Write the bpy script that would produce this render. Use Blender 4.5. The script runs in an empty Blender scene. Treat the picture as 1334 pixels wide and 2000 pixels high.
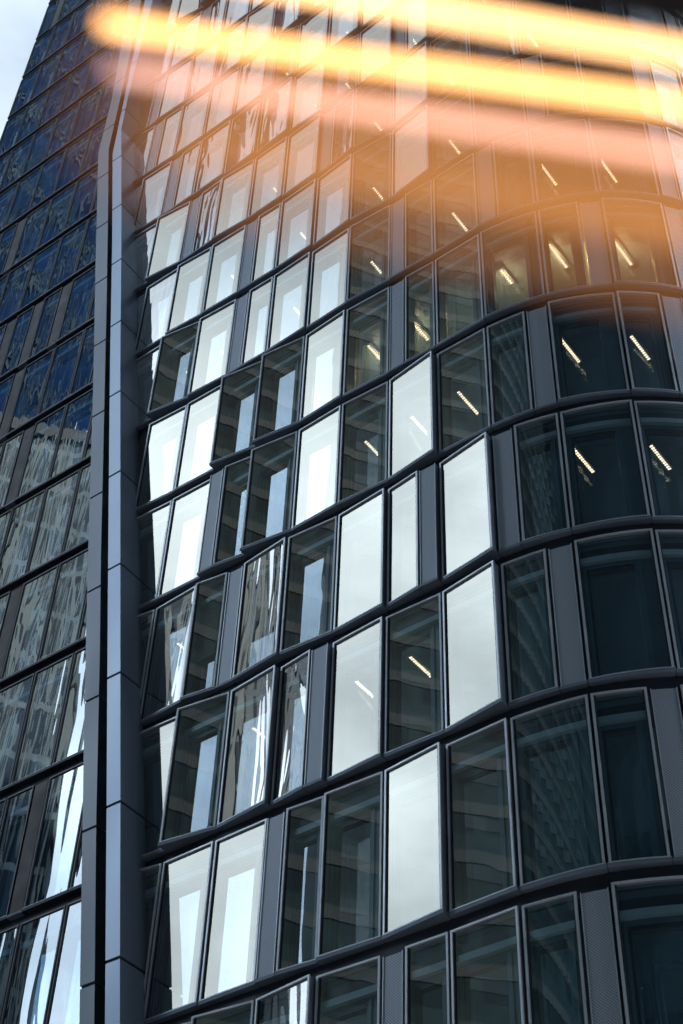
import bpy, math, random
from mathutils import Vector, Matrix
random.seed(7)
H = 3.65                       # storey height, metres
CAMZ = 1.6
sc = bpy.context.scene
col = sc.collection
# ------------------------------------------------------------------ camera
F, PITCH, ROLL, Z0 = 3008.06, math.radians(45.5809), -math.radians(2.45416), 3.59907
_c, _s, _cr, _sr = math.cos(PITCH), math.sin(PITCH), math.cos(ROLL), math.sin(ROLL)
RIGHT = Vector((1, 0, 0)); UP = Vector((0, -_s, _c)); FW = Vector((0, _c, _s))
CX = RIGHT * _cr - UP * _sr
CY = RIGHT * _sr + UP * _cr
camd = bpy.data.cameras.new("camera"); cam = bpy.data.objects.new("camera", camd); col.objects.link(cam)
M = Matrix((CX, CY, -FW)).transposed().to_4x4(); M.translation = Vector((0, 0, CAMZ))
cam.matrix_world = M
camd.sensor_fit = 'VERTICAL'; camd.sensor_height = 36; camd.sensor_width = 24
camd.lens = 36 * F / 2000
camd.clip_start = 0.05; camd.clip_end = 3000
camd.dof.use_dof = True; camd.dof.focus_distance = 33; camd.dof.aperture_fstop = 2.8
sc.camera = cam
# ------------------------------------------------------------------ world
W = bpy.data.worlds.new("World"); sc.world = W; W.use_nodes = True
nt = W.node_tree; nt.nodes.clear()
def N(nt, t, **kw):
    n = nt.nodes.new(t)
    for k, v in kw.items(): setattr(n, k, v)
    return n
SUN_EL, SUN_AZ = math.radians(44), math.radians(8)      # azimuth counted from +x
out = N(nt, 'ShaderNodeOutputWorld'); bg = N(nt, 'ShaderNodeBackground')
sky = N(nt, 'ShaderNodeTexSky', sky_type='NISHITA'); sky.sun_disc = False
sky.sun_elevation = SUN_EL; sky.sun_rotation = math.radians(90) - SUN_AZ
sky.dust_density = 2.0
tc = N(nt, 'ShaderNodeTexCoord')
noi = N(nt, 'ShaderNodeTexNoise'); noi.inputs['Scale'].default_value = 3.0; noi.inputs['Detail'].default_value = 7; noi.inputs['Roughness'].default_value = .55
mp = N(nt, 'ShaderNodeMapping'); mp.inputs['Scale'].default_value = (1, 1, 2.2)
nt.links.new(tc.outputs['Generated'], mp.inputs[0]); nt.links.new(mp.outputs[0], noi.inputs['Vector'])
rmp = N(nt, 'ShaderNodeMapRange'); rmp.inputs[1].default_value = .38; rmp.inputs[2].default_value = .66
rmp.inputs[3].default_value = .50; rmp.inputs[4].default_value = .98
nt.links.new(noi.outputs[0], rmp.inputs[0])
dot = N(nt, 'ShaderNodeVectorMath', operation='DOT_PRODUCT')
gd = Vector((-1, -.10, .64)).normalized(); dot.inputs[1].default_value = gd
nt.links.new(tc.outputs['Generated'], dot.inputs[0])
glow = N(nt, 'ShaderNodeMapRange', interpolation_type='SMOOTHSTEP')
glow.inputs[1].default_value = .90; glow.inputs[2].default_value = .993
glow.inputs[3].default_value = 12.5; glow.inputs[4].default_value = 34.0
nt.links.new(dot.outputs['Value'], glow.inputs[0])
cl = N(nt, 'ShaderNodeVectorMath', operation='SCALE'); cl.inputs[0].default_value = (.80, .95, 1.10)
nt.links.new(glow.outputs[0], cl.inputs['Scale'])
mx = N(nt, 'ShaderNodeMix', data_type='RGBA'); 
nt.links.new(rmp.outputs[0], mx.inputs[0]); nt.links.new(sky.outputs[0], mx.inputs[6]); nt.links.new(cl.outputs[0], mx.inputs[7])
nt.links.new(mx.outputs[2], bg.inputs[0]); bg.inputs[1].default_value = .10
nt.links.new(bg.outputs[0], out.inputs[0])
# ------------------------------------------------------------------ sun
sd = bpy.data.lights.new("sun", 'SUN'); sd.energy = 3.2; sd.angle = math.radians(1); sd.color = (1, .95, .88)
so = bpy.data.objects.new("sun", sd); col.objects.link(so)
sv = Vector((math.cos(SUN_EL) * math.cos(SUN_AZ), math.cos(SUN_EL) * math.sin(SUN_AZ), math.sin(SUN_EL)))
so.rotation_euler = sv.to_track_quat('Z', 'Y').to_euler(); so.location = sv * 200
sc.view_settings.view_transform = 'Standard'; sc.view_settings.look = 'None'
sc.view_settings.exposure = 0.15; sc.view_settings.gamma = 1.0
sc.render.engine = 'CYCLES'
sc.cycles.use_denoising = True
sc.cycles.max_bounces = 8; sc.cycles.diffuse_bounces = 2; sc.cycles.glossy_bounces = 5
sc.cycles.transparent_max_bounces = 14; sc.cycles.transmission_bounces = 4
sc.cycles.caustics_reflective = False; sc.cycles.caustics_refractive = False
sc.cycles.sample_clamp_indirect = 6.0

# ------------------------------------------------------------------ materials
def mat(name):
    m = bpy.data.materials.new(name); m.use_nodes = True; m.node_tree.nodes.clear()
    return m, m.node_tree
def pbr(name, base, rough=.45, metal=0.0, var=.12, scale=1.5, vert=1.0, bump=0.0):
    m, t = mat(name)
    o = N(t, 'ShaderNodeOutputMaterial'); b = N(t, 'ShaderNodeBsdfPrincipled')
    g = N(t, 'ShaderNodeNewGeometry'); mp = N(t, 'ShaderNodeMapping'); mp.inputs['Scale'].default_value = (1, 1, vert)
    n = N(t, 'ShaderNodeTexNoise'); n.inputs['Scale'].default_value = scale; n.inputs['Detail'].default_value = 5
    t.links.new(g.outputs['Position'], mp.inputs[0]); t.links.new(mp.outputs[0], n.inputs['Vector'])
    r = N(t, 'ShaderNodeMapRange'); r.inputs[1].default_value = .3; r.inputs[2].default_value = .7
    r.inputs[3].default_value = 1 - var; r.inputs[4].default_value = 1 + var
    t.links.new(n.outputs[0], r.inputs[0])
    v = N(t, 'ShaderNodeVectorMath', operation='SCALE'); v.inputs[0].default_value = base
    t.links.new(r.outputs[0], v.inputs['Scale']); t.links.new(v.outputs[0], b.inputs['Base Color'])
    b.inputs['Metallic'].default_value = metal
    r2 = N(t, 'ShaderNodeMapRange'); r2.inputs[1].default_value = .3; r2.inputs[2].default_value = .7
    r2.inputs[3].default_value = rough * .8; r2.inputs[4].default_value = min(1, rough * 1.2)
    t.links.new(n.outputs[0], r2.inputs[0]); t.links.new(r2.outputs[0], b.inputs['Roughness'])
    if bump:
        bp = N(t, 'ShaderNodeBump'); bp.inputs['Distance'].default_value = bump
        t.links.new(n.outputs[0], bp.inputs['Height']); t.links.new(bp.outputs[0], b.inputs['Normal'])
    t.links.new(b.outputs[0], o.inputs[0])
    return m
def glass(name, trans, refl, a, b, wave, wscale=.55, stretch=.45):
    """thin coated pane: see-through plus a mirror share that grows at grazing angles; slight roller-wave in the surface"""
    m, t = mat(name)
    o = N(t, 'ShaderNodeOutputMaterial')
    tr = N(t, 'ShaderNodeBsdfTransparent'); tr.inputs[0].default_value = (*trans, 1)
    gl = N(t, 'ShaderNodeBsdfGlossy'); gl.inputs['Color'].default_value = (*refl, 1); gl.inputs['Roughness'].default_value = 0.0
    lw = N(t, 'ShaderNodeLayerWeight'); lw.inputs[0].default_value = .5
    p = N(t, 'ShaderNodeMath', operation='POWER'); p.inputs[1].default_value = 3.5
    q = N(t, 'ShaderNodeMath', operation='MULTIPLY_ADD'); q.inputs[1].default_value = b; q.inputs[2].default_value = a
    t.links.new(lw.outputs['Facing'], p.inputs[0]); t.links.new(p.outputs[0], q.inputs[0])
    ms = N(t, 'ShaderNodeMixShader'); t.links.new(q.outputs[0], ms.inputs[0])
    t.links.new(tr.outputs[0], ms.inputs[1]); t.links.new(gl.outputs[0], ms.inputs[2])
    g = N(t, 'ShaderNodeNewGeometry'); mp = N(t, 'ShaderNodeMapping'); mp.inputs['Scale'].default_value = (1, 1, stretch)
    n = N(t, 'ShaderNodeTexNoise'); n.inputs['Scale'].default_value = wscale; n.inputs['Detail'].default_value = 2.0; n.inputs['Roughness'].default_value = .45
    n.inputs['Distortion'].default_value = .6
    t.links.new(g.outputs['Position'], mp.inputs[0]); t.links.new(mp.outputs[0], n.inputs['Vector'])
    bp = N(t, 'ShaderNodeBump'); bp.inputs['Strength'].default_value = 1; bp.inputs['Distance'].default_value = wave
    t.links.new(n.outputs[0], bp.inputs['Height']); t.links.new(bp.outputs[0], gl.inputs['Normal'])
    t.links.new(ms.outputs[0], o.inputs[0])
    return m
def emis(name, c, s):
    m, t = mat(name); o = N(t, 'ShaderNodeOutputMaterial'); e = N(t, 'ShaderNodeEmission')
    e.inputs[0].default_value = (*c, 1); e.inputs[1].default_value = s; t.links.new(e.outputs[0], o.inputs[0]); return m
def grid(name, wall, win, bw, bh, mortar, rough=.5, offs=0.0, glossy=.15, axis='x'):
    """facade with a regular window grid; u runs along the wall, v is height"""
    m, t = mat(name)
    o = N(t, 'ShaderNodeOutputMaterial'); b = N(t, 'ShaderNodeBsdfPrincipled')
    g = N(t, 'ShaderNodeNewGeometry'); s = N(t, 'ShaderNodeSeparateXYZ'); c = N(t, 'ShaderNodeCombineXYZ')
    t.links.new(g.outputs['Position'], s.inputs[0])
    ad = N(t, 'ShaderNodeMath', operation='ADD'); t.links.new(s.outputs[0], ad.inputs[0]); t.links.new(s.outputs[1], ad.inputs[1])
    t.links.new(ad.outputs[0], c.inputs[0]); t.links.new(s.outputs[2], c.inputs[1])
    br = N(t, 'ShaderNodeTexBrick'); br.offset = offs; br.inputs['Scale'].default_value = 1
    br.inputs['Color1'].default_value = (*win, 1); br.inputs['Color2'].default_value = (*[x * .55 for x in win], 1); br.inputs['Mortar'].default_value = (*wall, 1)
    br.inputs['Mortar Size'].default_value = mortar; br.inputs['Mortar Smooth'].default_value = 0; br.inputs['Bias'].default_value = 0
    br.inputs['Brick Width'].default_value = bw; br.inputs['Row Height'].default_value = bh
    t.links.new(c.outputs[0], br.inputs['Vector'])
    n = N(t, 'ShaderNodeTexNoise'); n.inputs['Scale'].default_value = .35; n.inputs['Detail'].default_value = 6
    t.links.new(g.outputs['Position'], n.inputs['Vector'])
    r = N(t, 'ShaderNodeMapRange'); r.inputs[1].default_value = .3; r.inputs[2].default_value = .7; r.inputs[3].default_value = .65; r.inputs[4].default_value = 1.3
    t.links.new(n.outputs[0], r.inputs[0])
    v = N(t, 'ShaderNodeVectorMath', operation='SCALE'); t.links.new(br.outputs[0], v.inputs[0]); t.links.new(r.outputs[0], v.inputs['Scale'])
    t.links.new(v.outputs[0], b.inputs['Base Color']); b.inputs['Roughness'].default_value = rough
    b.inputs['Specular IOR Level'].default_value = glossy
    t.links.new(b.outputs[0], o.inputs[0])
    return m
def perforated(name, base, pitch=.05):
    m, t = mat(name)
    o = N(t, 'ShaderNodeOutputMaterial'); b = N(t, 'ShaderNodeBsdfPrincipled')
    g = N(t, 'ShaderNodeNewGeometry'); sx = N(t, 'ShaderNodeSeparateXYZ'); t.links.new(g.outputs['Position'], sx.inputs[0])
    def wav(sock, k):
        a = N(t, 'ShaderNodeMath', operation='MULTIPLY'); a.inputs[1].default_value = k; t.links.new(sock, a.inputs[0])
        f = N(t, 'ShaderNodeMath', operation='SINE'); t.links.new(a.outputs[0], f.inputs[0]); return f.outputs[0]
    ad = N(t, 'ShaderNodeMath', operation='SUBTRACT'); t.links.new(sx.outputs[0], ad.inputs[0]); t.links.new(sx.outputs[1], ad.inputs[1])
    m1 = N(t, 'ShaderNodeMath', operation='MULTIPLY'); t.links.new(wav(ad.outputs[0], 2 * math.pi / pitch / 1.4), m1.inputs[0]); t.links.new(wav(sx.outputs[2], 2 * math.pi / pitch), m1.inputs[1])
    r = N(t, 'ShaderNodeMapRange'); r.inputs[1].default_value = .1; r.inputs[2].default_value = .5; r.inputs[3].default_value = 1; r.inputs[4].default_value = .35
    t.links.new(m1.outputs[0], r.inputs[0])
    v = N(t, 'ShaderNodeVectorMath', operation='SCALE'); v.inputs[0].default_value = base; t.links.new(r.outputs[0], v.inputs['Scale'])
    t.links.new(v.outputs[0], b.inputs['Base Color']); b.inputs['Roughness'].default_value = .5; b.inputs['Metallic'].default_value = .3
    t.links.new(b.outputs[0], o.inputs[0]); return m

MT = dict(
 alu=pbr('brushed aluminium', (.80, .88, .97), .35, .35, .10, 2),
 cheek=pbr('blue grey aluminium cheek', (.34, .41, .52), .42, .4, .10, 2),
 dark=pbr('dark anodised metal', (.060, .068, .090), .45, .4, .2, 2),
 soffit=pbr('dark soffit sheet', (.26, .31, .40), .55, .3, .15, 1.2),
 fin=pbr('fin cladding sheet', (.40, .49, .62), .36, .6, .16, .8, .25),
 winglip=pbr('dark bronze metal', (.16, .17, .20), .4, .4),
 fingrey=pbr('grey fin cladding sheet', (.30, .34, .40), .42, .4, .18, .8, .25),
 finshade=pbr('slot side sheet', (.05, .055, .062), .5, .3, .1, 1),  # shade of the slot put into the grey fin's side colour
 vent=perforated('perforated vent sheet', (.62, .70, .82)),
 ventw=pbr('brown grey vent sheet', (.10, .095, .10), .5, .4, .1, 2),
 stile=pbr('inner frame paint', (.16, .27, .33), .4, .2, .1, 2),
 blind=pbr('blind box paint', (.46, .64, .68), .45, .2, .1, 2),
 slat=pbr('blind slats', (.30, .33, .33), .5, .1, .1, 2),
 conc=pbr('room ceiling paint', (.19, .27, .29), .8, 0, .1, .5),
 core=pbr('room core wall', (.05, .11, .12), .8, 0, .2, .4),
 ochre=pbr('ochre room wall', (.62, .42, .10), .7, 0, .15, .6),
 g_out=glass('outer pane glass', (.83, .91, .96), (1, .975, .86), .27, .55, .004),
 g_wavy=glass('wavy outer pane glass', (.80, .88, .92), (1, .99, .95), .34, .55, .010, 1.5, .16),
 g_curve=glass('curved outer pane glass', (.80, .88, .94), (.92, .98, 1), .18, .6, .006, .45, .45),
 g_wing=glass('blue outer pane glass', (.55, .72, .86), (.86, .95, 1), .34, .5, .013, 1.6, .14),
 g_in=glass('inner pane glass', (.45, .50, .55), (.92, .95, 1), .40, .4, .003),
 led=emis('warm led cell', (1.0, .74, .42), 8.0),
 ledcase=pbr('light housing', (.25, .25, .25), .5, .2),
)

# ------------------------------------------------------------------ mesh helpers
class MB:
    def __init__(s): s.v = []; s.f = []; s.m = []; s.mats = []
    def mi(s, k):
        if k not in s.mats: s.mats.append(k)
        return s.mats.index(k)
    def face(s, idx, k): s.f.append(idx); s.m.append(s.mi(k))
    def build(s, name, parent=None, smooth=False, origin=None):
        me = bpy.data.meshes.new(name); o3 = Vector(origin) if origin is not None else Vector((0, 0, 0))
        me.from_pydata([tuple(Vector(v) - o3) for v in s.v], [], s.f)
        for k in s.mats: me.materials.append(MT[k] if isinstance(k, str) else k)
        for p, i in zip(me.polygons, s.m): p.material_index = i; p.use_smooth = smooth
        o = bpy.data.objects.new(name, me); col.objects.link(o)
        if origin is not None: o.location = o3
        if parent is not None:
            o.parent = parent
            o.location = o3 - parent.location
        return o
    def hexa(s, P, k, kmap=None):
        """P: 8 points, bottom ring 0-3 then top ring 4-7"""
        b = len(s.v); s.v += [tuple(p) for p in P]
        F6 = [(3, 2, 1, 0), (4, 5, 6, 7), (0, 1, 5, 4), (1, 2, 6, 5), (2, 3, 7, 6), (3, 0, 4, 7)]
        for n, f in enumerate(F6): s.face([b + i for i in f], (kmap or {}).get(n, k))
    def box(s, a, b, k, kmap=None):
        (x0, y0, z0), (x1, y1, z1) = a, b
        s.hexa([(x0, y0, z0), (x1, y0, z0), (x1, y1, z0), (x0, y1, z0), (x0, y0, z1), (x1, y0, z1), (x1, y1, z1), (x0, y1, z1)], k, kmap)

# ------------------------------------------------------------------ facade line in plan (storey units, measured from the camera)
P0 = Vector((.556, 5.9828)); ST = Vector((.283, -.2254))
DR = ST.normalized(); NR = Vector((DR.y, -DR.x)); MOD = ST.length
NODE = {1: Vector((.839, 5.757)), 2: Vector((1.186, 5.561)), 3: Vector((1.575, 5.459)), 4: Vector((1.975, 5.47)), 5: Vector((2.355, 5.60)), 6: Vector((2.68, 5.83)), 7: Vector((2.93, 6.14)), 8: Vector((3.08, 6.51))}
def nd(j):
    return NODE[j] if j in NODE else P0 + ST * j
def wall(u, w=0.0):
    """plan point at module coordinate u, w storeys in front of the facade line"""
    u = min(u, 7.0)
    j = math.floor(u); t = u - j
    a, b, c, d = nd(j - 1), nd(j), nd(j + 1), nd(j + 2)
    if j < 0: p = b + (c - b) * t; tg = c - b
    elif j == 0: # keep the last flat bay flat
        p = b + (c - b) * t; tg = c - b
    else:
        p = .5 * ((2 * b) + (c - a) * t + (2 * a - 5 * b + 4 * c - d) * t * t + (-a + 3 * b - 3 * c + d) * t ** 3)
        tg = .5 * ((c - a) + 2 * (2 * a - 5 * b + 4 * c - d) * t + 3 * (-a + 3 * b - 3 * c + d) * t * t)
        if j == 1:
            a0 = nd(1) - nd(0); 
    n = Vector((tg.y, -tg.x)).normalized()
    return p + n * w
def pt(u, z, w):
    p = wall(u, w); return Vector((p.x * H, p.y * H, CAMZ + (Z0 + z) * H))
def bar(mb, u0, u1, z0, z1, wi, wo, k, kmap=None):
    """block on the facade; wi/wo are back and front offsets, numbers or functions of u"""
    fi = wi if callable(wi) else (lambda u: wi); fo = wo if callable(wo) else (lambda u: wo)
    n = 1 if u1 <= 1.0001 or (u1 - u0) < .12 else max(1, int(round((u1 - u0) * 6)))
    for q in range(n):
        a = u0 + (u1 - u0) * q / n; b = u0 + (u1 - u0) * (q + 1) / n
        mb.hexa([pt(a, z0, fo(a)), pt(b, z0, fo(b)), pt(b, z0, fi(b)), pt(a, z0, fi(a)),
                 pt(a, z1, fo(a)), pt(b, z1, fo(b)), pt(b, z1, fi(b)), pt(a, z1, fi(a))], k, kmap)
def sheet(mb, u0, u1, z0, z1, w, k, sub=8):
    f = w if callable(w) else (lambda u: w)
    n = 1 if u1 <= 1.0001 else sub
    b0 = len(mb.v)
    for q in range(n + 1):
        u = u0 + (u1 - u0) * q / n
        mb.v += [tuple(pt(u, z0, f(u))), tuple(pt(u, z1, f(u)))]
    for q in range(n): mb.face([b0 + 2 * q, b0 + 2 * q + 2, b0 + 2 * q + 3, b0 + 2 * q + 1], k)

def empty(name, loc, label=None, cat=None, group=None, rz=0):
    o = bpy.data.objects.new(name, None); col.objects.link(o); o.location = loc; o.rotation_euler.z = rz
    o.empty_display_size = .5
    tag(o, label, cat, group); return o
def tag(o, label=None, cat=None, group=None, kind=None):
    if label: o['label'] = label
    if cat: o['category'] = cat
    if group: o['group'] = group
    if kind: o['kind'] = kind
    return o

tower = empty('office_tower', (P0.x * H, P0.y * H, 0), 'large grey glass office tower with tilted box windows, perforated vent panels and a rounded corner', 'office tower')
wing = empty('office_tower', ((P0.x - 10 * ST.x) * -0 + wall(-12).x * H, wall(-12).y * H, 0), 'darker blue flat glazed office block left of the slanting metal fins', 'office tower')

# position of the slanting fins, in module units, by storey level
def interp(tab, z):
    if z <= tab[0][0]: 
        (a, b), (c, d) = tab[0], tab[1]; return b + (d - b) * (z - a) / (c - a)
    for (a, b), (c, d) in zip(tab, tab[1:]):
        if z <= c: return b + (d - b) * (z - a) / (c - a)
    return tab[-1][1]
def pix(x, y, w):
    """module coordinate and level where the sight line of a photo point meets the plane w in front of the facade"""
    d = FW * F + CX * (x - 667) + CY * (1000 - y)
    p2 = Vector((d.x, d.y)); t = ((P0 + NR * w).dot(NR)) / p2.dot(NR)
    q = p2 * t; return ((q - P0).dot(DR) / MOD, d.z * t - Z0)

# ------------------------------------------------------------------ rows of cells as seen in the photo
# S sky mirrored, M stone tower mirrored, D dark, l / r vent panel on that side, b blinds down, y ochre room
ROWS = {
 -2: 'Dr D Dl M D Dr D D Dr D',
 -1: 'S D D M D Dl D Dr D D',
 0: 'D S S Dl D S D D Dr D',
 1: 'S D M Mr S D S Dr D D',
 2: 'M Drb Mb D S Sr S Dl D D',
 3: 'S Dl D S D S D Dr D Dr',
 4: 'S D D S Dy Dly D D Dr D',
 5: 'S Sl S S D Dl D Dl D D',
 6: 'S Sl S S D S D D Dl D',
 7: 'S S S Ml D S D D D Dr',
 8: 'M M S D S Sl D Dr D D',
 9: 'M Dl S S S D D D D D',
 10: 'S M D Dr S S Dl D D Dr',
 11: 'M S Sl S S D D Dr D D',
}
START = -6            # first bay listed in every row
LEFT = {  # bays further left of the listed ones, by row: -7, -8, -9, -10
 0: 'D D', 1: 'S D', 2: 'D D', 3: 'S D', 4: 'S D', 5: 'D M', 6: 'S M D', 7: 'Ml S M', 8: 'M Ml M', 9: 'M M Ml M', 10: 'M M M Mr', 11: 'M Ml M M'}
def spec(k, i):
    if i >= START:
        if k in ROWS:
            r = ROWS[k].split()
            if i - START < len(r): return r[i - START]
        return random.choice(['D', 'D', 'Dr', 'Dl', 'D'])
    if k in LEFT:
        r = LEFT[k].split(); q = START - 1 - i
        if q < len(r): return r[q]
    return random.choice(['M', 'S', 'D', 'Ml'])
FIX = {1: -5.75, 2: -6.1, 3: -6.6, 4: -6.97, 5: -7.5, 6: -7.97, 7: -8.6, 8: -8.97, 9: -9.7, 10: -10.2}
def finR(k): return FIX.get(k, -5.3 if k < 1 else -10.6)     # u where the right fin meets the windows, at line k

def tilt(c, t, width):
    """protrusion difference right-left that turns the pane towards its mirror target on the far side of the street"""
    Y = {'S': random.uniform(4.7, 6.0), 'M': random.uniform(7.1, 7.6), 'D': random.uniform(.5, 1.9)}[t]
    d = c.normalized(); r = (Vector((-14, Y)) - c).normalized(); n = (r - d).normalized()
    ang = math.atan2(n.x * NR.y - n.y * NR.x, n.dot(NR))   # + = normal turned clockwise from NR
    return max(-.058, min(.058, math.tan(ang) * width))

def window(parent, name, k, i, u0, u1, s, a, b, flat=False, simple=None):
    """one box window: frame > outer_pane, inner_frame, inner_pane, blind_box, sill"""
    g = .022
    U0, U1 = u0 + g, u1 - g; w_ = U1 - U0
    fo = (lambda u: a + (b - a) * (u - u0) / (u1 - u0))
    zb, zt = k + .014, k + .918
    D = -.024 if not flat else -.04
    tk = .022 if not flat else .028    # bar width in modules
    frame = simple or MB()
    cheek = 'cheek' if not flat else 'dark'; lip = 'alu' if not flat else 'winglip'
    # cheeks, head: sheet metal sides of the box
    bar(frame, U0, U0 + tk, zb, zt, D, lambda u: fo(u) - .003, cheek)
    bar(frame, U1 - tk, U1, zb, zt, D, lambda u: fo(u) - .003, cheek)
    bar(frame, U0 + tk, U1 - tk, zt - .008, zt, D, lambda u: fo(u) - .003, cheek)
    # thin bright edge bars around the opening
    e = .012
    lt = .006 if not flat else .002
    ew = .026 if not flat else .014
    fi_, fo_ = (lambda u: fo(u) - .0029), (lambda u: fo(u) + lt)
    bar(frame, U0 - .004, U0 + ew, zb - .002, zt + .002, fi_, fo_, lip)
    bar(frame, U1 - ew, U1 + .004, zb - .002, zt + .002, fi_, fo_, lip)
    bar(frame, U0 + ew, U1 - ew, zt - .008, zt + .002, fi_, fo_, lip)
    bar(frame, U0 + ew, U1 - ew, zb - .002, zb + .006, fi_, fo_, lip)
    # dark gasket inside the edge
    bar(frame, U0 + ew, U0 + ew + .018, zb + .006, zt - .008, lambda u: fo(u) - .012, lambda u: fo(u) - .001, 'dark')
    bar(frame, U1 - ew - .018, U1 - ew, zb + .006, zt - .008, lambda u: fo(u) - .012, lambda u: fo(u) - .001, 'dark')
    if simple is None: fr = frame.build(name, parent, origin=pt((u0 + u1) / 2, k + .45, 0))
    def sub(nm, mb, smooth=False): return mb.build(nm, None, smooth) 
    # sill with dark soffit
    sl = simple or MB()
    bar(sl, u0 + .004, u1 - .004, k - .006, zb - .002, -.055, lambda u: fo(u) + .007, 'soffit' if not flat else 'dark')
    bar(sl, u0 + .006, u1 - .006, zb - .0019, zb + .0001, lambda u: fo(u) + .0045, lambda u: fo(u) + .0085, 'alu')
    # outer pane
    gm = 'g_wing' if flat else ('g_curve' if u0 >= .99 else ('g_wavy' if s[0] == 'M' else 'g_out'))
    op = simple or MB(); sheet(op, U0 + ew + .002, U1 - ew - .002, zb + .006, zt - .006, lambda u: fo(u) - .006, gm)
    # inner frame and pane
    gl0, gl1 = U0 + w_ * .10, U0 + w_ * .72
    if flat: gl0, gl1 = U0 + w_ * .12, U0 + w_ * .86
    zi0, zi1 = k + .05, k + .735
    inf = simple or MB()
    bar(inf, U0, gl0, k + .0, k + .90, D - .03, D, 'stile')
    bar(inf, gl1, U1, k + .0, k + .90, D - .03, D, 'stile')
    bar(inf, gl0, gl1, zi1, k + .90, D - .03, D - .004, 'stile')
    bar(inf, gl0, gl1, k + .0, zi0, D - .03, D - .002, 'stile')
    # nested profile lines
    for q, (x, ww) in enumerate(((gl0 - .045, .008), (gl0 - .10, .005), (gl1 + .05, .008))):
        bar(inf, x, x + .03, k + .02, zi1 + .02, D + .0002, D + ww, 'dark' if q == 1 else 'stile')
    bar(inf, gl0, gl0 + .03, zi0, zi1, D - .012, D + .002, 'dark')
    bar(inf, gl0, gl1, zi1 - .02, zi1, D - .012, D + .004, 'dark')
    ip = simple or MB(); sheet(ip, gl0 + .03, gl1, zi0, zi1 - .02, D - .014, 'g_in')
    bb = simple or MB()
    bar(bb, U0 + tk + .004, U1 - tk - .004, k + .765, k + .80, D + .0005, D + .026, 'blind')
    bar(bb, U0 + tk + .02, U1 - tk - .02, k + .80, k + .855, D + .0005, D + .014, 'dark')
    if 'b' in s:
        z = k + .32
        while z < k + .755:
            bar(bb, gl0 - .03, gl1 + .02, z, z + .004, D + .0055, D + .018, 'slat'); z += .017
    if simple is None:
        for nm, mb in (('sill', sl), ('outer_pane', op), ('inner_frame', inf), ('inner_pane', ip), ('blind_box', bb)):
            o = mb.build(nm, None, nm == 'outer_pane')
            o.parent = fr; o.matrix_parent_inverse = Matrix.Translation(-(fr.parent.location + fr.location))
def vent(parent, k, u0, u1, a, b, flat=False, mbs=None):
    mb = mbs or MB()
    fo = (lambda u: a + (b - a) * (u - u0) / (u1 - u0))
    km = 'vent' if not flat else 'ventw'
    bar(mb, u0 + .02, u1 - .02, k + .012, k + .907, -.07, lambda u: fo(u) - .002, 'cheek' if not flat else 'ventw', {2: km})
    if not flat:
        for x in (u0 + .02, u1 - .032):
            bar(mb, x, x + .012, k + .010, k + .909, lambda u: fo(u) - .0019, lambda u: fo(u) + .004, 'alu')
    bar(mb, u0 + .004, u1 - .004, k - .006, k + .0105, -.055, lambda u: fo(u) + .007, 'soffit')
    if mbs is None: mb.build('vent_panel', parent, origin=pt((u0 + u1) / 2, k + .45, 0))

# ------------------------------------------------------------------ choose the cells
def project(p):
    v = Vector((p.x, p.y, p.z - CAMZ)); z = v.dot(FW)
    return 667 + F * v.dot(CX) / z, 1000 - F * v.dot(CY) / z
cells = []
KMIN, KMAX = -3, 16
for k in range(KMIN, KMAX + 1):
    for i in range(-17, 7):
        x, y = project(pt(i + .5, k + .45, 0))
        if not (-300 < x < 2400 and -400 < y < 2600): continue
        is_main = i + 1 > finR(k)
        if is_main: s = spec(k, i)
        else: s = 'D' + random.choice(['', '', '', '', '', 'r', 'b', '', '', ''])
        x0, y0 = project(pt(i, k, 0)); x1, y1 = project(pt(i + 1, k + .9, 0))
        vis = (min(max(x0, x1), 1334) - max(min(x0, x1), 0)) * (min(max(y0, y1), 2000) - max(min(y0, y1), 0)) if -40 < x < 1374 and -60 < y < 2060 else 0
        cells.append([k, i, s, is_main, vis])
WINGFIX = {(1, -9): 'Dr', (3, -11): 'Dr', (6, -13): 'Dr', (7, -13): 'Dr', (8, -13): 'D', (5, -12): 'Dr', (6, -15): 'Dr', (1, -8): 'D', (0, -8): 'D', (2, -8): 'Db', (2, -9): 'Db', (1, -10): 'D'}
for fl in (True, False):
    grp = sorted([c for c in cells if c[3] == fl], key=lambda c: -c[4])
    root = tower if fl else wing
    rest = MB(); nr = 0; nv = 0
    for n, (k, i, s, _, vis) in enumerate(grp):
        if (k, i) in WINGFIX and not fl: s = WINGFIX[(k, i)]
        whole = n < 98 and vis > 0
        u0, u1 = float(i), float(i + 1)
        vf = .34
        wu0, wu1 = (u0 + vf, u1) if 'l' in s else ((u0, u1 - vf) if 'r' in s else (u0, u1))
        if fl:
            base = .014
            if i < 1:
                t = tilt(wall((wu0 + wu1) / 2), s[0], (wu1 - wu0) * MOD)
            else: t = random.choice([-.012, 0, .012])
            a = base + max(0, -t); b = base + max(0, t)
        else: a = b = .004
        nm = 'window'
        window(root, nm, k, i, wu0, wu1, s, a, b, not fl, None if whole else rest)
        if not whole: nr += 1
        if 'l' in s: vent(root, k, u0, wu0, a, a, not fl, None if whole else rest)
        if 'r' in s: vent(root, k, wu1, u1, b, b, not fl, None if whole else rest)
    if nr:
        o = rest.build('window_rows', root); o['kind'] = 'stuff'
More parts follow.
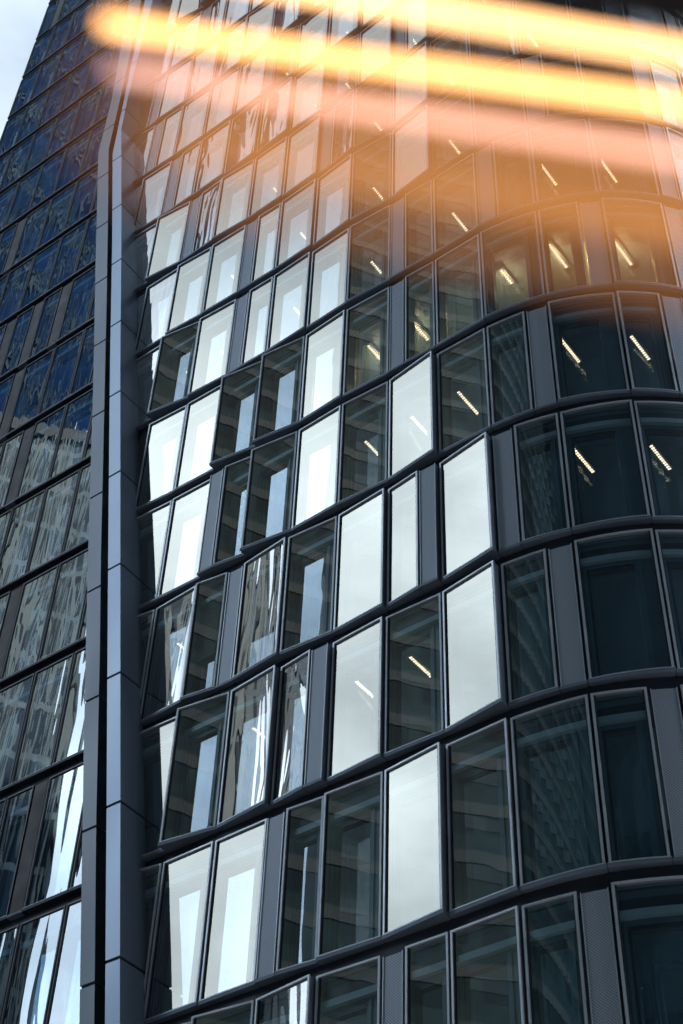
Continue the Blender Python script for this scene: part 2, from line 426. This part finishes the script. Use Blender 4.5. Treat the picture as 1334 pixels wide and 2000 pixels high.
# ------------------------------------------------------------------ structure behind: mullion posts, floor slabs, spandrels, core
for fl in (True, False):
    root = tower if fl else wing
    for k in range(KMIN, KMAX + 2):
        js = sorted({c[1] for c in cells if c[3] == fl and c[0] in (k, k - 1)})
        if not js: continue
        a, b = js[0], js[-1] + 1
        mb = MB()
        bar(mb, a, b, k - .075, k - .0062, -.30, -.012 if fl else -.03, 'dark')
        if a < 1: bar(mb, a, min(b, 1), k - .075, k - .0062, -2.3, -.3002, 'conc')
        if b > 1: bar(mb, max(a, 1), b, k - .075, k - .0062, -1.15, -.3002, 'conc')
        mb.build('floor_slab', root)
    for j in range(-17, 8):
        ks = [c[0] for c in cells if c[3] == fl and c[1] in (j, j - 1)]
        if not ks: continue
        mb = MB()
        for k in sorted(set(ks)): bar(mb, j - .03, j + .03, k - .006, k + .912, -.16, -.008 if fl else .0, 'dark')
        mb.build('mullion', root)
mb = MB()
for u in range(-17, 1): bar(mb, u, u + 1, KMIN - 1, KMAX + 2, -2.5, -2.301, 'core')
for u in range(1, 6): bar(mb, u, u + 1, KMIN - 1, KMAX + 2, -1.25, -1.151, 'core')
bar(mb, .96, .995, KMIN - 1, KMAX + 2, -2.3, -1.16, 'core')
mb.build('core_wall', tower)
mb = MB()
for (k, u) in ((4, -2.95), (4, .1), (7, -1.0), (5, -3.0)):
    bar(mb, u, u + .04, k - .005, k + .911, -2.3, -.17, 'core')
bar(mb, -2.0, -.1, 4 - .005, 4.911, -.95, -.90, 'ochre'); bar(mb, 1.3, 3.0, 4 - .005, 4.911, -1.0, -.95, 'ochre')
mb.build('partition_wall', tower)
# base and upper body outside the frame
mb = MB()
for u in range(-17, 7):
    bar(mb, u, u + 1, -4.03, KMIN - .1, -2.5 if u < 1 else -1.2, -.03, 'dark')
mb.build('lower_body', tower)
mb = MB()
for u in range(-17, 7): bar(mb, u, u + 1, KMAX + 2, KMAX + 4, -2.5 if u < 1 else -1.2, -.03, 'dark')
mb.build('upper_body', tower)

# ------------------------------------------------------------------ slanting fins, traced as bent prisms standing proud of the facade
def fin(name, parent, pts_l, pts_r, w0, w1, front, side, joints, label=None):
    """pts_l / pts_r: photo points of the left and right edge of the front face, bottom to top"""
    L = [pix(x, y, w1) for x, y in pts_l]; R = [pix(x, y, w1) for x, y in pts_r]
    # same levels for both edges
    def at(tab, z):
        if z <= tab[0][1]: p, q = tab[0], tab[1]
        elif z >= tab[-1][1]: p, q = tab[-2], tab[-1]
        else:
            for p, q in zip(tab, tab[1:]):
                if p[1] <= z <= q[1]: break
        return p[0] + (q[0] - p[0]) * (z - p[1]) / (q[1] - p[1])
    zs = sorted(set([-4.0] + [z for _, z in L] + [z for _, z in R] + [KMAX + 3.0] + [float(q) - .02 + joints for q in range(-3, KMAX + 3)] + [float(q) + joints for q in range(-3, KMAX + 3)]))
    mb = MB()
    for a, b in zip(zs, zs[1:]):
        if b - a < 1e-4: continue
        ins = .010 if abs((a - joints) - round(a - joints) + .02) < 1e-3 and b - a < .03 else 0      # recessed joint between sheets
        P = []
        for z in (a, b):
            l, r = at(L, z), at(R, z)
            P += [pt(l + ins * .5, z, w1 - ins), pt(r - ins * 2.5, z, w1 - ins), pt(r - ins * 2.5, z, w0), pt(l + ins * .5, z, w0)]
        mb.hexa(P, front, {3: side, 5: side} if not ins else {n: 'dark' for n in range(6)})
    return mb.build(name, parent)
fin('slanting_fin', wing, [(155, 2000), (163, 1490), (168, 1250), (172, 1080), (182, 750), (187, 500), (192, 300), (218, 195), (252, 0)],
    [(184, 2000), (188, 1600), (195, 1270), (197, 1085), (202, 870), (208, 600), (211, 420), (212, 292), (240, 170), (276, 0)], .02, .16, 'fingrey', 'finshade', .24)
fin('slanting_fin', tower, [(205, 2000), (208, 1600), (210, 1270), (212, 1000), (215, 700), (219, 480), (220, 300), (238, 215), (283, 0)],
    [(234, 2000), (235, 1600), (235, 1270), (235, 1000), (235, 700), (237, 480), (237, 252), (250, 190), (298, 0)], .0, .20, 'alu_fin' if 0 else 'fin', 'fin', .30)

# ------------------------------------------------------------------ ceiling lights (things)
LIGHTS = [(1, -1.14, 1), (1, -2.16, 1), (1, -4.21, .7), (2, -4.16, .7), (2, -6.2, .5), (3, -.11, 1), (3, -2.11, 1), (3, -1.1, .9), (2, 1.94, 1), (2, 2.95, 1),
 (3, 1.94, 1), (3, 2.93, 1), (4, -1.09, .9), (4, -2.11, 1), (4, .92, .6), (4, 1.93, 1), (4, 2.92, 1), (5, -6.11, .6), (5, -4.11, .9), (6, -6.1, .6), (6, -8.11, .5),
 (5, -2.09, 1), (5, -.08, 1), (6, -2.09, 1), (6, -.09, 1), (5, 1.93, 1), (5, 2.92, 1), (6, -4.1, 1), (7, -8.1, .5), (8, -7.0, .5), (8, -6.0, .5), (8, -4.0, .5),
 (8, -2.02, .6), (8, -3.02, .5), (8, -1.02, .6), (7, 1.93, .9), (7, 2.92, .9), (7, -2.1, .7), (7, -.1, .8), (8, .9, .7), (9, -3.1, .5), (9, -5.1, .5), (9, .9, .7), (7, -5.1, .5), (2, .93, .3), (3, -8.15, .5), (5, -10.1, .5), (5, -9.1, .4), (4, -11.1, .5), (2, -8.6, .5), (6, -11.1, .4), (5, -7.1, .5)]
ORD = ['lowest', 'second', 'third', 'fourth', 'fifth', 'sixth', 'seventh', 'eighth', 'ninth', 'tenth', 'eleventh', 'twelfth', 'thirteenth', 'fourteenth', 'fifteenth', 'sixteenth']
for (k, u, ln) in LIGHTS:
    st = -.28 if u < 1.5 else (-.29 if u < 2.5 else -.52)
    L = .23 * ln
    def cp(w): # rooms follow the straight grid even behind the rounded corner
        p = P0 + ST * u + NR * w; return Vector((p.x * H, p.y * H, CAMZ + (Z0 + k + .885) * H))
    p0 = cp(st); p1 = cp(st - L)
    d = (p1 - p0); n = max(4, int(12 * ln)); dn = d.normalized(); sd_ = Vector((dn.y, -dn.x, 0))
    ctr = (p0 + p1) / 2
    row = ORD[k + 1]; bay = ORD[3 - math.floor(u)] if 3 - math.floor(u) > 0 else 'nearest'
    t = empty('ceiling_light', ctr + Vector((0, 0, .05)), 'lit ceiling strip, %s window row from photo bottom, %s bay from right edge' % (row, bay), 'ceiling light', 'dotted ceiling lights inside the offices')
    hb = MB()
    def pbox(mb, c, hl, hw, z0, z1, key):
        P = []
        for z in (z0, z1):
            for sx, sy in ((-1, -1), (1, -1), (1, 1), (-1, 1)): P.append(c + dn * hl * sx + sd_ * hw * sy + Vector((0, 0, z)))
        mb.hexa(P, key)
    pbox(hb, ctr, d.length / 2 + .03, .085, .0, .07, 'ledcase'); hb.build('housing', t, origin=ctr)
    lb = MB()
    for q in range(n):
        c = p0 + d * ((q + .5) / n)
        pbox(lb, c, d.length / n * .26, .032, -.012, -.001, 'led')
    lb.build('led_cells', t, origin=ctr)
    if k == 4 and -2.5 < u < 3:
        ld = bpy.data.lights.new('room light', 'POINT'); ld.energy = 45; ld.color = (1, .66, .26); ld.shadow_soft_size = .01
        lo = bpy.data.objects.new('lamp', ld); col.objects.link(lo); lo.parent = t; lo.location = (0, 0, -.35)

# ------------------------------------------------------------------ tubular rack standing behind the corner glass, lower right
MT['racktube'] = pbr('blue black steel tube', (.30, .38, .55), .3, .4)
def sweep(mb, P, r, key, n=8):
    rings = []
    for a in range(len(P)):
        t = (P[min(a + 1, len(P) - 1)] - P[max(a - 1, 0)]).normalized(); s1 = t.orthogonal().normalized() if a == 0 else (s1 - t * s1.dot(t)).normalized(); s2 = t.cross(s1)
        rings.append(len(mb.v))
        for q in range(n): an = 2 * math.pi * q / n; mb.v.append(tuple(P[a] + s1 * math.cos(an) * r + s2 * math.sin(an) * r))
    for a, b in zip(rings, rings[1:]):
        for q in range(n): mb.face([a + q, a + (q + 1) % n, b + (q + 1) % n, b + q], key)
    mb.face([rings[0] + q for q in range(n)][::-1], key); mb.face([rings[-1] + q for q in range(n)], key)
rk = empty('metal_rack', pt(2.4, -.99, -.08), 'dark tubular metal rack standing behind the curved glass at the lower right corner', 'metal rack')
for u0_, u1_, zt_ in ((2.14, 2.27, -.50), (2.31, 2.62, -.41), (2.37, 2.68, -.45)):
    P = [pt(u0_, -.99, -.075), pt(u0_, zt_ - .04, -.075), pt(u0_ + .012, zt_ - .01, -.075), pt(u0_ + .035, zt_, -.075), pt(u1_ - .035, zt_, -.075), pt(u1_ - .012, zt_ - .01, -.075), pt(u1_, zt_ - .04, -.075), pt(u1_, -.99, -.075)]
    mb = MB(); sweep(mb, P, .026, 'racktube'); mb.build('hoop', rk, True, origin=P[0])
mb = MB(); sweep(mb, [pt(2.12, -.72, -.087), pt(2.4, -.72, -.087), pt(2.70, -.72, -.087)], .016, 'racktube'); mb.build('cross_bar', rk, True, origin=pt(2.4, -.72, -.087))

# ------------------------------------------------------------------ ground and street
MT['ground'] = pbr('street asphalt', (.09, .09, .092), .85, 0, .2, 3)
MT['pave'] = pbr('pavement stone', (.45, .44, .42), .8, 0, .12, 1.2)
mb = MB(); mb.v = [(-900, -900, 0), (900, -900, 0), (900, 900, 0), (-900, 900, 0)]; mb.face([0, 1, 2, 3], 'ground')
tag(mb.build('ground'), kind='structure')
mb = MB()
for u in range(-18, 7):
    a, b, c, d = wall(u, 2.6), wall(u + 1, 2.6), wall(u + 1, -.02), wall(u, -.02)
    mb.hexa([(p.x * H, p.y * H, z) for z in (.004, .14) for p in (a, b, c, d)], 'pave')
tag(mb.build('pavement'), kind='structure')

# ------------------------------------------------------------------ the other side of the street (seen only mirrored in the glass)
MT['stone'] = grid('stone office grid', (.22, .29, .32), (.022, .055, .090), 1.2, 3.6, .24)
MT['blueglass'] = grid('blue glass grid', (.016, .050, .110), (.010, .040, .120), 3.0, 3.6, .10, .7, 0, .03)
MT['darkgrid'] = grid('dark office grid', (.016, .040, .048), (.007, .026, .034), 2.6, 3.5, .55, .5)
MT['biggrid'] = grid('blue black office grid', (.008, .022, .030), (.022, .052, .068), 26.0, 15.0, 3.6, .6)
MT['lowgrid'] = grid('white fin office grid', (.30, .32, .34), (.02, .05, .11), 2.2, 40, .16, .4)
MT['greydark'] = pbr('roof slab grey', (.10, .11, .12), .7)
def block(x0, y0, x1, y1, z1, key, label, extra=None):
    x0, y0, x1, y1, z1 = [v * H for v in (x0, y0, x1, y1, z1)]
    t = empty('office_building', ((x0 + x1) / 2, (y0 + y1) / 2, 0), label, 'office building')
    mb = MB(); mb.box((x0, y0, .01), (x1, y1, z1), key); mb.build('facade', t)
    mb = MB(); mb.box((x0 - .3, y0 - .3, z1 + .003), (x1 + .3, y1 + .3, z1 + 1.1), 'greydark'); mb.box((x0 + 2, y0 + 2, z1 + 1.1), (x1 - 3.5, y0 + 6, z1 + 2.5), 'greydark'); mb.build('roof', t)
    mb = MB()
    if extra == 'piers':
        y = y0 + .8
        while y < y1: mb.box((x1 + .01, y, .01), (x1 + .55, y + .7, z1 - .2), 'stone2'); y += 3.0
        mb.build('stone_pier', t)
    if extra == 'brace':
        zz = 4.0
        while zz < z1 - 14:
            y = y0
            while y < min(y1, y0 + 64):
                for o_, w_ in ((0, .75), (1.6, .3)):
                    for s_ in (1, -1):
                        A = Vector((x1 + .05, y if s_ > 0 else y + 11, zz + o_)); B = Vector((x1 + .05, y + 11 if s_ > 0 else y, zz + 13 + o_))
                        h = Vector((0, 0, w_)); w = Vector((.15 + .05 * s_, 0, 0))
                        mb.hexa([A, A + w, B + w, B, A + h, A + w + h, B + w + h, B + h], 'brace')
                y += 11
            zz += 13
        y = y0 + 1.2
        while y < y1: mb.box((x1 + .02, y, 1), (x1 + .12, y + .35, z1 - 1), 'brace'); y += 3.7
        mb.build('brace', t)
    if extra == 'bands':
        z = 2.0
        while z < z1: 
            mb.box((x1 + .01, y0, z), (x1 + .06, y1, z + .9), 'band'); z += 3.5
        mb.build('band', t)
MT['stone2'] = pbr('pale stone pier', (.30, .35, .35), .8, 0, .2, .5)
MT['brace'] = pbr('steel brace', (.055, .095, .13), .9)
MT['band'] = pbr('dark cladding band', (.020, .043, .052), .6, 0, .3, .4)
block(-20, 7.35, -14, 14, 22, 'stone', 'pale stone office block mirrored in the lower left panes', 'piers')
block(-30, 7.9, -22, 30, 62, 'blueglass', 'tall dark blue glass tower mirrored in the upper left panes', 'brace')
block(-16, -30, -14, 3.15, 60, 'darkgrid', 'tall dark banded office block mirrored in the dark middle panes', 'bands')
block(-18, 2.2, -13.2, 6.6, 9.7, 'lowgrid', 'low glass office with pale fins mirrored in the lowest bright panes')
block(-12, -22, 22, -14, 70, 'biggrid', 'long dark office block mirrored in the curved corner panes')

# ------------------------------------------------------------------ blurred tube lights close above the camera, plus added ghost and haze rods
def near(x, y, d):
    v = (FW * F + CX * (x - 667) + CY * (1000 - y)).normalized() * d
    return Vector((v.x, v.y, v.z + CAMZ))
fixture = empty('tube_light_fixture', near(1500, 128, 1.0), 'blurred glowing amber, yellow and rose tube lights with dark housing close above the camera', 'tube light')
def tube(A, B, r, m):
    d = (B - A); dn = d.normalized(); s1 = dn.orthogonal().normalized(); s2 = dn.cross(s1)
    def cyl(mb, a, b, r0, r1, key, n=16):
        b0 = len(mb.v)
        for p, rr in ((a, r0), (b, r1)):
            for q in range(n):
                an = 2 * math.pi * q / n; mb.v.append(tuple(p + s1 * math.cos(an) * rr + s2 * math.sin(an) * rr))
        for q in range(n): mb.face([b0 + q, b0 + (q + 1) % n, b0 + n + (q + 1) % n, b0 + n + q], key)
        mb.face([b0 + q for q in range(n)][::-1], key); mb.face([b0 + n + q for q in range(n)], key)
    mb = MB(); cyl(mb, A, B, r, r, m); tb = mb.build('tube', fixture, True, origin=A)
    for P, sg in ((A, -1), (B, 1)):
        mb = MB(); cyl(mb, P + dn * sg * .0005, P + dn * sg * r * .8, r * .95, r * .85, 'dark'); e = mb.build('end_cap', None)
        e.parent = tb; e.matrix_parent_inverse = Matrix.Translation(-A)
MT['housing'] = pbr('brown lamp housing', (.020, .009, .004), 1.0)
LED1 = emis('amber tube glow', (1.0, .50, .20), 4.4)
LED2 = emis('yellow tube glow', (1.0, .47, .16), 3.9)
GHOST3 = emis('rose tube glow', (1.0, .52, .42), 2.2)
HAZE4 = emis('orange tube glow', (1.0, .40, .11), 1.15)
HAZE5 = emis('deep orange tube glow', (1.0, .38, .10), 1.1)
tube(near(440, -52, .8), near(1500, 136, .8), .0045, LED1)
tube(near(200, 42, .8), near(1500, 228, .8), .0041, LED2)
tube(near(225, 122, .55), near(1500, 318, .55), .0022, GHOST3)  # rod added for the rose reflected streak, not a lamp of the place
tube(near(330, 200, .25), near(1500, 400, .25), .0030, HAZE4)  # thin rod added near the lens to make the orange haze
tube(near(300, 200, .13), near(1500, 430, .13), .0016, HAZE5)  # second haze rod, closer still, added to soften the veil
def slab(mb, A, B, up, dp, key):
    mb.hexa([A, B, B + dp, A + dp, A + up, B + up, B + up + dp, A + up + dp], key)
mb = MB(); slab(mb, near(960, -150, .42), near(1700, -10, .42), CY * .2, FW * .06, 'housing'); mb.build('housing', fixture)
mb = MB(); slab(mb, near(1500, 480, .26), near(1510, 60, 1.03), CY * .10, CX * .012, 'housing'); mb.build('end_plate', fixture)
